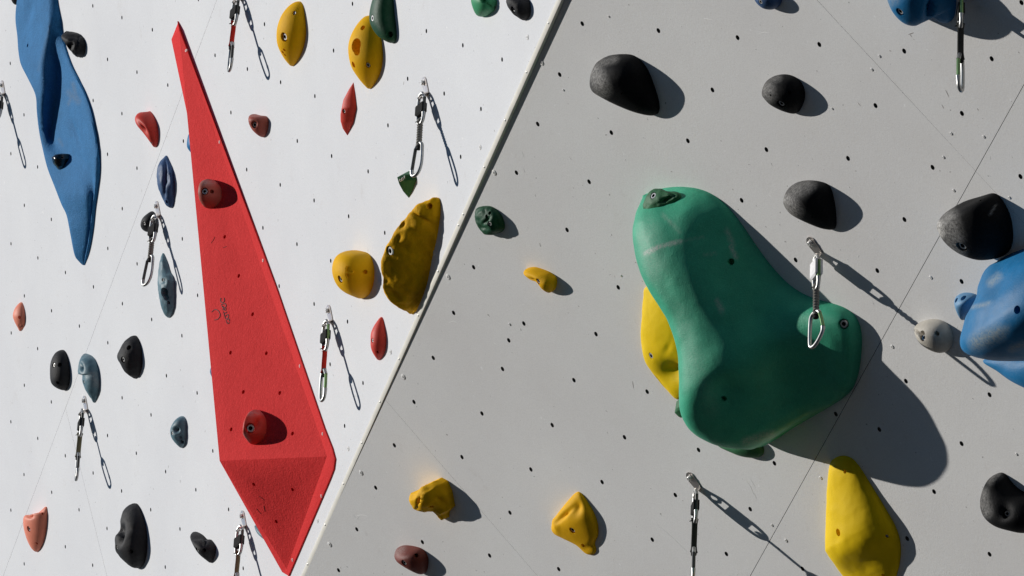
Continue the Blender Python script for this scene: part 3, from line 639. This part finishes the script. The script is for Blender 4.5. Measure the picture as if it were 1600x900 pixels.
hold('c2', PL, [(36,815),(38,806),(45,803),(53,806.5),(64,798),(72,791.5),(74.5,800),(73,825),(68,848),(60,861.5),(52,860),(44,848),(38,830)], CORAL, 'coral triangular hold with three holes in the lower left corner', gC, [(44.5,826.5,8,'b'),(65.5,802.5,3.5,'o'),(57,849,4,'o')], .55, 1.9, dents=[(46,806,6,4,.2,.012)])
hold('k7', PL, [(179,850),(181,838),(188,828),(188,813),(193,798),(203,788.5),(214,787),(221,798),(228,820),(230.5,845),(229,868),(223.5,884),(214,888),(203,884),(190,872),(181,861)], BLACK, 'large black double bulge hold at the bottom left', gB, [(182,856,7,'b'),(204.5,861.5,6,'o')], .85, 2.3, dents=[(189,836,4,16,.15,.022)], rough=(.002, 25), nv=70)
hold('k8', PL, [(297.5,842),(299.5,833),(306,830.5),(316,835),(324,842),(330,843),(336,851),(337.5,862),(331,879),(320,873.5),(308,862)], BLACK, 'small black heart shaped hold at the bottom left of the red wedge', gB, [(308,859.5,6,'b'),(318.5,860,5,'o')], 1.35, 2.3, dents=[(320,846,3,8,.3,.01)])
hold('g2', PL, [(736,2),(739,-9),(755,-14),(771,-10),(776.5,1),(773.5,15),(762,24.5),(750,26),(742,20)], GREENL, 'light green grooved hold cut by the top edge beside a black hold', gG, [(755,0,6,'o'),(775,11,4,'o')], .8, 2.8, smooth=True, dents=[(763,8,2,14,-.9,.007)])
hold('k9', PL, [(792,3),(796,-8),(808,-14),(820,-10),(828,2),(829.5,18),(826,28),(819.5,32),(810,27.5),(798.5,17)], BLACK, 'black hold cut by the top edge next to the slanting trim', gB, [(801.5,15,7,'b'),(806,24,3,'o')], 1.1, 2.4, rough=(.003, 25))
# knobs screwed to the red wedge
hold('n1', PV, [(309.5,297),(313,285),(325,279.5),(338,284),(345.5,295),(345,312),(337,323),(323,325.5),(313.5,316),(310,306)], REDB, 'dull brick red knob on the upper face of the red wedge', 'knobs on the red wedge', [(319,298.5,9,'b'),(331,299,5,'o')], 2.2, 2.3, skew=-.1, ck=[(319,284,334,284,6,.4)])
hold('n2', PV, [(379,670),(382,655),(390,643.5),(402,640),(412,647.5),(416.5,660),(415,680),(406,691.5),(393.5,694.5),(384.5,686),(379.5,678)], RED, 'shiny red knob with a ringed bolt on the lower face of the red wedge', 'knobs on the red wedge', [(391,668.5,12,'b')], 3.6, 2.2, skew=-.1, dents=[(402,664,4,12,.5,.012)], ck=[(392,645,408,643,7,.5),(382,680,388,690,5,.5)])

# ================================================================== HOLDS, right wall
hold('K1', PR, [(921,130),(924,112),(933,97),(951,87),(975,84.5),(991,87),(1004,97),(1014,112),(1024,138),(1030.5,163),(1028,177),(1016,180.5),(990,175),(960,163),(935,150),(924.5,142)], BLACKC, 'large black sloper near the top of the right wall beside the trim', gB, [(971,146,2.5,'o')], .85, 2.6, ck=[(928,110,940,140,16,.55),(935,100,960,92,8,.35)])
hold('K2', PR, [(1190,146),(1195,130),(1208,119.5),(1227,116),(1244,121),(1255.5,134),(1258,152),(1252.5,168),(1243,177.5),(1225,174.5),(1205,165),(1194.5,155)], BLACKC, 'small round black hold with a bolt hole right of the largest upper sloper', gB, [(1220,163,9,'b'),(1233,145,4,'m'),(1204,149,3,'m')], .82, 2.4, ck=[(1197,135,1200,150,14,.4),(1205,124,1215,122,8,.3)])
hold('K3', PR, [(1223.5,315),(1228,300),(1240,287.5),(1258,282),(1279,283),(1296,290),(1303,310),(1307,338),(1304.5,357),(1286,357.5),(1260,348),(1237,336),(1227,325)], BLACKC, 'plain black sloper just above the quickdraw with the white sleeve', gB, [(1268,339,2.5,'m')], .82, 2.6, ck=[(1228,312,1240,330,16,.55),(1240,296,1262,288,14,.4)])
hold('K4', PR, [(1463.5,355),(1468,342),(1480,330),(1505,315.5),(1532,307),(1553,302),(1565,311),(1577,332),(1582.5,357),(1582,380),(1573,396),(1555,404),(1530,406.5),(1508,401),(1488,390),(1472,374)], BLACKC, 'biggest black hold chalked at its tip above the blue volume', gB, [(1502,386,12,'b'),(1532,313,3,'m')], .9, 2.5, nv=70, ck=[(1468,350,1470,365,10,1.),(1480,340,1490,372,18,.5),(1490,385,1500,395,12,.4),(1546,337,1556,320,2,.4)])
hold('G1', PR, [(742,340),(743.5,327),(752,322.5),(766,322),(777,328),(785,338),(789,352),(785,362),(772,366),(756,366.5),(748,357)], GREEND, 'small dark green lumpy hold just right of the trim', gG, [(764.5,350,6,'b'),(760,338,4,'o'),(765,333,4,'o')], .6, 2.8, rough=(.006, 25), dents=[(760,345,10,3,-.8,.006),(757,357,8,3,.3,.006)])
hold('Y1', PR, [(818,428),(822,420),(835,417),(850,421),(863,427),(870.5,436),(868,451),(858,457.5),(847,452),(838,441),(828,437)], YEL, 'small yellow beak shaped hold in the middle of the right wall', gY, [(840.5,440,7,'b')], 1.2, 2.4, dents=[(832,438,8,4,.6,.006)])
gbv = bvh_of(gv)
hold('Y2', PR, [(1001,520),(1003,490),(1005,465),(1010,448),(1040,440),(1080,470),(1095,560),(1085,610),(1066,622),(1056,624),(1043,612),(1027,593),(1008,568),(1002,545)], YELB, 'bright yellow hold tucked behind the big green volume', gY, [(1017,556,6.5,'f')], .30, 2.3, rough=(.0015, 20), dents=[(1050,582,24,20,.3,.022),(1043,545,6,14,.4,.003)], nv=80, ns=50)
bvY = None
hold('G2', PR, [(1054,645),(1057,627),(1064,622),(1075,628),(1076,648),(1064,653),(1060,651)], GREENS, 'small green hold corner under the yellow hold and green volume', gG, (), .5, 2.8, smooth=False)
hold('G3', PR, [(1120,694),(1150,682),(1185,684),(1194,704),(1186,714.5),(1165,714.5),(1144,708)], GREENS, 'flat green hold poking out under the big green volume', gG, (), .6, 2.2)
Pg, ng = hit(gbv, 1034, 318); ng = ng * .8 + PR.n * .3; ng /= np.linalg.norm(ng)
hold('G4', Plane(ng, ng @ Pg - .006), [(1004,318),(1010,305),(1020,297),(1032,294),(1040,297.5),(1052,299),(1062,302),(1064.5,309),(1058,315),(1044,322),(1030,328),(1016,331),(1006,328)], GREENS, 'small moss green hold sitting on top of the big green volume', gG, [(1020.5,305.5,7,'f')], .55, 2.3, rough=(.004, 25), dents=[(1040,312,14,3,-.5,.010)])
hold('E1', PR, [(1428,517),(1433,506.5),(1447,500),(1463,498.5),(1478,503.5),(1487,515),(1490,530),(1485,545),(1470,551.5),(1452,547),(1436,535)], BEIGE, 'round beige hold with a dark mouth like slot left of the blue volume', 'beige climbing holds', [(1443.5,526,9,'b'),(1463.5,521.5,5,'o')], .9, 2.3, dents=[(1436,522,10,2.2,.75,.018)])
hold('B1', PR, [(1491,475),(1494,463.5),(1505,457.5),(1519,458),(1527,463),(1523,480),(1514.5,492),(1504,500.5),(1496.5,492)], BLUEL, 'small pale blue hold leaning on the left side of the bright blue volume', gBl, [(1505,465.5,6,'o'),(1494,469,5,'o')], 1.0, 2.3)
hold('B2', PR, [(1386,-8),(1396,-34),(1425,-55),(1460,-60),(1486,-40),(1494,-5),(1491,25),(1480,36),(1468,34),(1456,28),(1448,26),(1442,34),(1430,40.5),(1414,37.5),(1400,26),(1390,10)], BLUEG, 'large two lobed blue hold cut by the top edge behind a quickdraw', gBl, [(1405.5,19,9,'b')], 1.2, 2.4, dents=[(1452,15,6,22,.2,.02)], nv=80, ck=[(1390,5,1398,0,10,.4)])
hold('B3', PR, [(1178,-2),(1184,-14),(1200,-20),(1216,-14),(1222,-2),(1218,9),(1206,15),(1190,12)], BLUED, 'small dark blue hold just showing at the top edge', gBl, [(1188,3,5,'f')], 1.0, 2.4)
hold('Y3', PR, [(640.5,782),(643,771),(651,768),(657,769),(664,758),(690,745.5),(700,751),(707,766),(711.5,790),(703,798),(702,808),(690,812),(683,806),(676,799),(664,798),(647,793.5)], YEL, 'crumpled faceted yellow hold near the bottom of the trim', gY, [(674,792,6,'o')], .9, 2.0, smooth=False, rough=(.006, 22), dents=[(654,782,3,14,.25,.014),(688,782,12,4,.6,.008)], sharp=32)
hold('Y4', PR, [(861,824),(866,810),(881,790),(897,772),(905,768.5),(914,777),(927,798),(934,817),(935,835),(930,848),(932,859),(927.5,866.5),(915,865),(900,852),(880,842),(865,834)], YEL, 'kite shaped yellow hold with a hooked bottom corner', gY, [(894,829,8,'b'),(911,852.5,5,'o')], .34, 2.6, dents=[(880,806,16,4,-.8,.010),(900,795,10,14,.2,.012),(868,820,4,12,-.3,-.006)])
hold('R1', PR, [(616,868),(620,857),(631,852),(648,853.5),(662,859),(669.5,873),(667,892),(658,897.5),(645,893.5),(629,884.5),(619.5,877)], MAROON, 'egg shaped dark maroon hold at the bottom beside the trim', gR, [(631,880,8,'b'),(650,868,5,'o')], .95, 2.4, ck=[(620,862,628,858,8,.3)])
hold('Y5', PR, [(1289,855),(1290.5,790),(1293,748),(1298,722),(1311,713),(1327,714),(1341,726),(1361,757),(1386,798),(1401,826),(1407.5,852),(1405,885),(1393,915),(1368,930),(1336,925),(1320,905),(1305,885),(1292,865)], YELB, 'large bright yellow hold under the shadow of the green volume', gY, [(1309.5,832,8,'o'),(1320,737,4,'o'),(1385.5,838,4,'b'),(1380,899,4,'o')], [.32,.35,.38,.41,.45,.45,.27,.20,.20], 2.0, dents=[(1307,842,10,14,0,.003)], rough=(.0016, 16), nv=100, ns=60)
hold('K5', PR, [(1531,790),(1534,768),(1545,748),(1560,739),(1571,740.5),(1582,754),(1596,766),(1620,778),(1640,800),(1632,828),(1600,833),(1575,829),(1553,822),(1537,808)], BLACKC, 'black horn shaped hold cut by the right edge at the bottom', gB, [(1573,803,8,'b')], 1.15, 2.4, dents=[(1568,800,12,16,.5,.020)], ck=[(1534,772,1540,800,12,.35),(1548,750,1560,742,8,.25)])

# ================================================================== QUICKDRAWS
SLING_RED = plain('red_webbing', (.55, .03, .02), .8, 0, .1); SLING_GREY = plain('grey_cable_sheath', (.20, .19, .17), .6, 0, .1); SLING_BLACK = plain('black_webbing', (.035, .035, .032), .8, 0, .1); SLING_OLIVE = plain('olive_webbing', (.16, .145, .085), .85, 0, .1); SLEEVE_WHITE = plain('white_tape_sleeve', (.75, .74, .76), .6)
GATE_GREEN = plain('green_anodised_gate', (.20, .34, .14), .35, .7); GATE_BLACK = plain('black_gate', (.05, .05, .045), .45, .4)
MHANG = plain('stainless_hanger', (.66, .60, .56), .32, 1)
SHAPES = {'oval': ([(.48, .70), (.46, .85), (.32, .965), (.05, 1.0), (-.22, .965), (-.42, .85), (-.47, .6), (-.46, .35)], [(.47, .22), (.49, .46), (.48, .69)]),
          'dee': ([(.56, .56), (.50, .70), (.22, .88), (-.08, .985), (-.30, .985), (-.43, .90), (-.45, .60), (-.43, .3)], [(.30, .10), (.45, .33), (.56, .55)]),
          'wide': ([(.62, .80), (.60, .92), (.42, .995), (.10, 1.0), (-.20, .93), (-.40, .76), (-.45, .52), (-.42, .28)], [(.36, .13), (.50, .48), (.61, .79)])}
def carabiner(root, O, lat, dn, nrm, Lg, W, gate, rt=.0046, side=1, shape='oval'):
    """snap link hanging from O: body tube, gate with a nose"""
    lw, ga = SHAPES[shape]; g0 = ga[0]
    path2 = lw + [(-.38, .11), (-.22, .02), (-.02, 0), (.16, .015), (g0[0] - .06, g0[1] - .05), g0]
    pt = lambda q: O + lat * (q[0] * W * side) + dn * (q[1] * Lg)
    P = spline(np.array([pt(q) for q in path2]), 5, False)
    rad = np.full(len(P), rt); rad[:6] *= np.linspace(1.2, 1, 6)
    V, Fc = tube(P, rad, 10, up=nrm); c = meshobj('carabiner', V, Fc, MALU, root)
    g = spline(np.array([pt(q) for q in ga]), 6, False)
    V, Fc = tube(g, rt * .95, 8, up=nrm); meshobj('gate', V, Fc, gate, c)
    return c
def sling(root, A, B, lat, nrm, style, mat):
    d = B - A; L_ = np.linalg.norm(d)
    if style == 'strap':
        s = spline(np.array([A, A + d * .3 + nrm * .001, A + d * .7 - nrm * .001, B]), 6, False); m = len(s); q = np.linspace(0, 1, m)
        wd = .0072 * (1 + .35 * np.exp(-(q / .12) ** 2) + .35 * np.exp(-((1 - q) / .12) ** 2))
        V, Fc = tube(s, wd, 12, flat=.42, up=nrm)
    else:
        n = 90; s = [A + d * i / n for i in range(n + 1)]; q = np.linspace(0, 1, n + 1)
        rr = .0068 + .0012 * np.sin(q * 2 * math.pi * 11) * ((q > .12) & (q < .9)) + .0016 * (q < .1) + .0012 * (q > .92)
        V, Fc = tube(s, rr, 12)
    return meshobj('sling', V, Fc, mat, root, smooth=50)
def hanger(pl, x, y, label):
    P = pl.at(x, y); d = DOWN - pl.n * (pl.n @ DOWN); d /= np.linalg.norm(d); e = np.cross(pl.n, d)
    o = empty('bolt_hanger', P, label, 'bolt hanger', 'steel hangers bolted to the walls')
    a = lambda c, r, s, q, n=9: [c + r * np.array([math.cos(w_), math.sin(w_)]) for w_ in np.linspace(s, q, n)]
    out = a(np.array([0, -.001]), .0145, math.pi, 2 * math.pi) + [np.array([.0125, .024]), np.array([.011, .034]), np.array([-.011, .034]), np.array([-.0125, .024])]
    V1, F1, _ = slab(P + pl.n * .0032, e, d, pl.n, out, (), .003)
    # folded-out eye
    dd = pl.n * .93 + d * .37; dd /= np.linalg.norm(dd); q = np.cross(dd, e); C = P + d * .0325 + pl.n * .001
    out2 = [np.array([-.011, 0]), np.array([.011, 0])] + a(np.array([0, .018]), .0135, .1, math.pi - .1)
    hole = a(np.array([0, .018]), .0075, 0, 2 * math.pi * .94, 16)
    V2, F2, _ = slab(C, e, dd, q, out2, [hole], .003)
    V, Fc = joinm([(V1, F1), (V2, F2)]); meshobj('plate', V, Fc, MHANG, o, smooth=30)
    V, Fc = lathe(P + pl.n * .0032, pl.n, [(.0085, -.002), (.0085, .0012), (.0062, .0012), (.0062, .0065), (.0048, .0078), (.0018, .0078), (.0016, .004)], 12)
    meshobj('bolt', V, Fc, MSTEEL, o, smooth=30)
    return C + dd * .018
def quickdraw(pl, bx, by, label, hl, mat, style='strap', gate=GATE_BLACK, up_yaw=15, lo_yaw=20, lean=0., L1=.092, L2=.092, total=.238, sleeve=MRUB, sl=(.36, .72), lat_tilt=0., tail=True, side=1, lside=1, shape='oval', W2=.033, sw=.0075):
    piv = hanger(pl, bx, by, hl)
    root = empty('quickdraw', piv, label, 'quickdraw', 'quickdraws hanging on the walls')
    fw = np.array([YW @ XW, 0, 0]); c = CAM - piv; c[2] = 0; c /= np.linalg.norm(c); rt = np.cross(c, [0, 0, 1.]); rt = -rt if rt @ wdir((1, 0, 0)) < 0 else rt
    dn = DOWN + rt * lean; dn /= np.linalg.norm(dn)
    def lat(a): a = math.radians(a); q = c * math.cos(a) + rt * math.sin(a); q = q - dn * (q @ dn); return q / np.linalg.norm(q)
    l1, l2 = lat(up_yaw), lat(lo_yaw); n1, n2 = np.cross(l1, dn), np.cross(l2, dn)
    O1 = piv - dn * .007
    carabiner(root, O1, l1, dn, n1, L1, .031, gate, .0047, side)
    # strap or tape round the middle of the top link
    a, b = sl; W = .030; q = []
    for z, k in ((a, .88), (a + .03, 1.), (b - .06, 1.), (b, .7)):
        for s_, t_ in ((-1, -1), (1, -1), (1, 1), (-1, 1)): q.append(O1 + dn * (z * L1) + l1 * (s_ * W * .56 * k) + n1 * (t_ * sw * k))
    Fq = [[0, 1, 2, 3], [15, 14, 13, 12]]
    for r in range(3):
        for i in range(4): j = (i + 1) % 4; Fq.append([r * 4 + i, r * 4 + j, r * 4 + 4 + j, r * 4 + 4 + i])
    sv = meshobj('keeper_sleeve', q, Fq, sleeve, root, smooth=0)
    A = O1 + dn * (L1 - .012); B = piv + dn * (total - L2 + .010)
    sling(root, A, B, l2, l1, style, mat)
    if tail:
        s0 = A + dn * .006; V, Fc = tube([s0, s0 - rt * .006 - dn * .001, s0 - rt * .013 + dn * .002], [.0032, .0026, .0008], 6, flat=.4); meshobj('webbing_tail', V, Fc, mat if mat is not SLING_RED else SLING_BLACK, root)
    O2 = piv + dn * (total - L2)
    V, Fc = tube([O2 - dn * .004, O2 + dn * .006, O2 + dn * .018], [.0075, .0085, .0070], 10, flat=.8); meshobj('rubber_keeper', V, Fc, MRUB, root)
    dn2 = dn + l2 * lat_tilt; dn2 /= np.linalg.norm(dn2); l22 = l2 - dn2 * (l2 @ dn2); l22 /= np.linalg.norm(l22)
    carabiner(root, O2, l22, dn2, n2, L2, W2, gate, .0047, lside, shape)
    return root
quickdraw(PL, 4, 133, 'quickdraw half cut off by the left edge of the photo', 'steel hanger at the left edge of the white wall', SLING_BLACK, gate=GATE_BLACK, up_yaw=35, lo_yaw=20)
quickdraw(PL, 374, -19, 'quickdraw with red sling cut by the top edge', 'steel hanger of the quickdraw at the top edge of the white wall, out of frame', SLING_RED, gate=GATE_BLACK, up_yaw=25, lo_yaw=12, lat_tilt=.08, lean=-.02)
quickdraw(PL, 246, 322, 'quickdraw with ribbed grey sling in front of a small black hold', 'steel hanger just below the crescent shaped dark blue hold', SLING_GREY, 'ribbed', GATE_BLACK, 30, 38, lean=-.015, lat_tilt=-.03, total=.222, lside=-1, shape='wide')
quickdraw(PL, 133, 626, 'quickdraw with dark sling below the pale slate blue hold', 'steel hanger just below the pale slate blue hold', SLING_OLIVE, gate=GATE_BLACK, up_yaw=10, lo_yaw=6, lat_tilt=.10)
quickdraw(PL, 514.5, 485, 'quickdraw with red sling and green gate right of the red wedge', 'steel hanger above the red sling with the green gate', SLING_RED, gate=GATE_GREEN, up_yaw=25, lo_yaw=22, lean=.015)
quickdraw(PL, 664, 129, 'quickdraw with ribbed dark sling above the faceted green wedge hold', 'steel hanger above the faceted green wedge hold', SLING_GREY, 'ribbed', GATE_BLACK, 30, 40, lean=.0, lat_tilt=-.02, lside=-1, total=.236, shape='wide')
quickdraw(PL, 380, 806, 'quickdraw with olive sling cut by the bottom edge under the red wedge', 'steel hanger beside the lower left edge of the red wedge', SLING_OLIVE, gate=GATE_BLACK, up_yaw=30, lo_yaw=10)
quickdraw(PR, 1268.5, 379, 'quickdraw with a white sleeve hanging over the big green volume', 'steel hanger between a plain black sloper and the green volume', SLING_GREY, 'ribbed', GATE_GREEN, 22, 42, sleeve=SLEEVE_WHITE, sl=(.16, .66), lean=.005, lside=1, shape='dee', W2=.045, sw=.0095)
quickdraw(PR, 1080, 746, 'quickdraw with dark sling hanging below the big green volume', 'steel hanger below the big green volume', SLING_BLACK, gate=GATE_BLACK, up_yaw=12, lo_yaw=0, total=.25)
quickdraw(PR, 1493, -32, 'quickdraw with dark sling in front of the two lobed blue hold', 'steel hanger of the quickdraw over the two lobed blue hold, above the frame', SLING_BLACK, gate=GATE_GREEN, up_yaw=8, lo_yaw=-18, total=.25)
for me in list(bpy.data.meshes):
    if me.users == 0: bpy.data.meshes.remove(me)
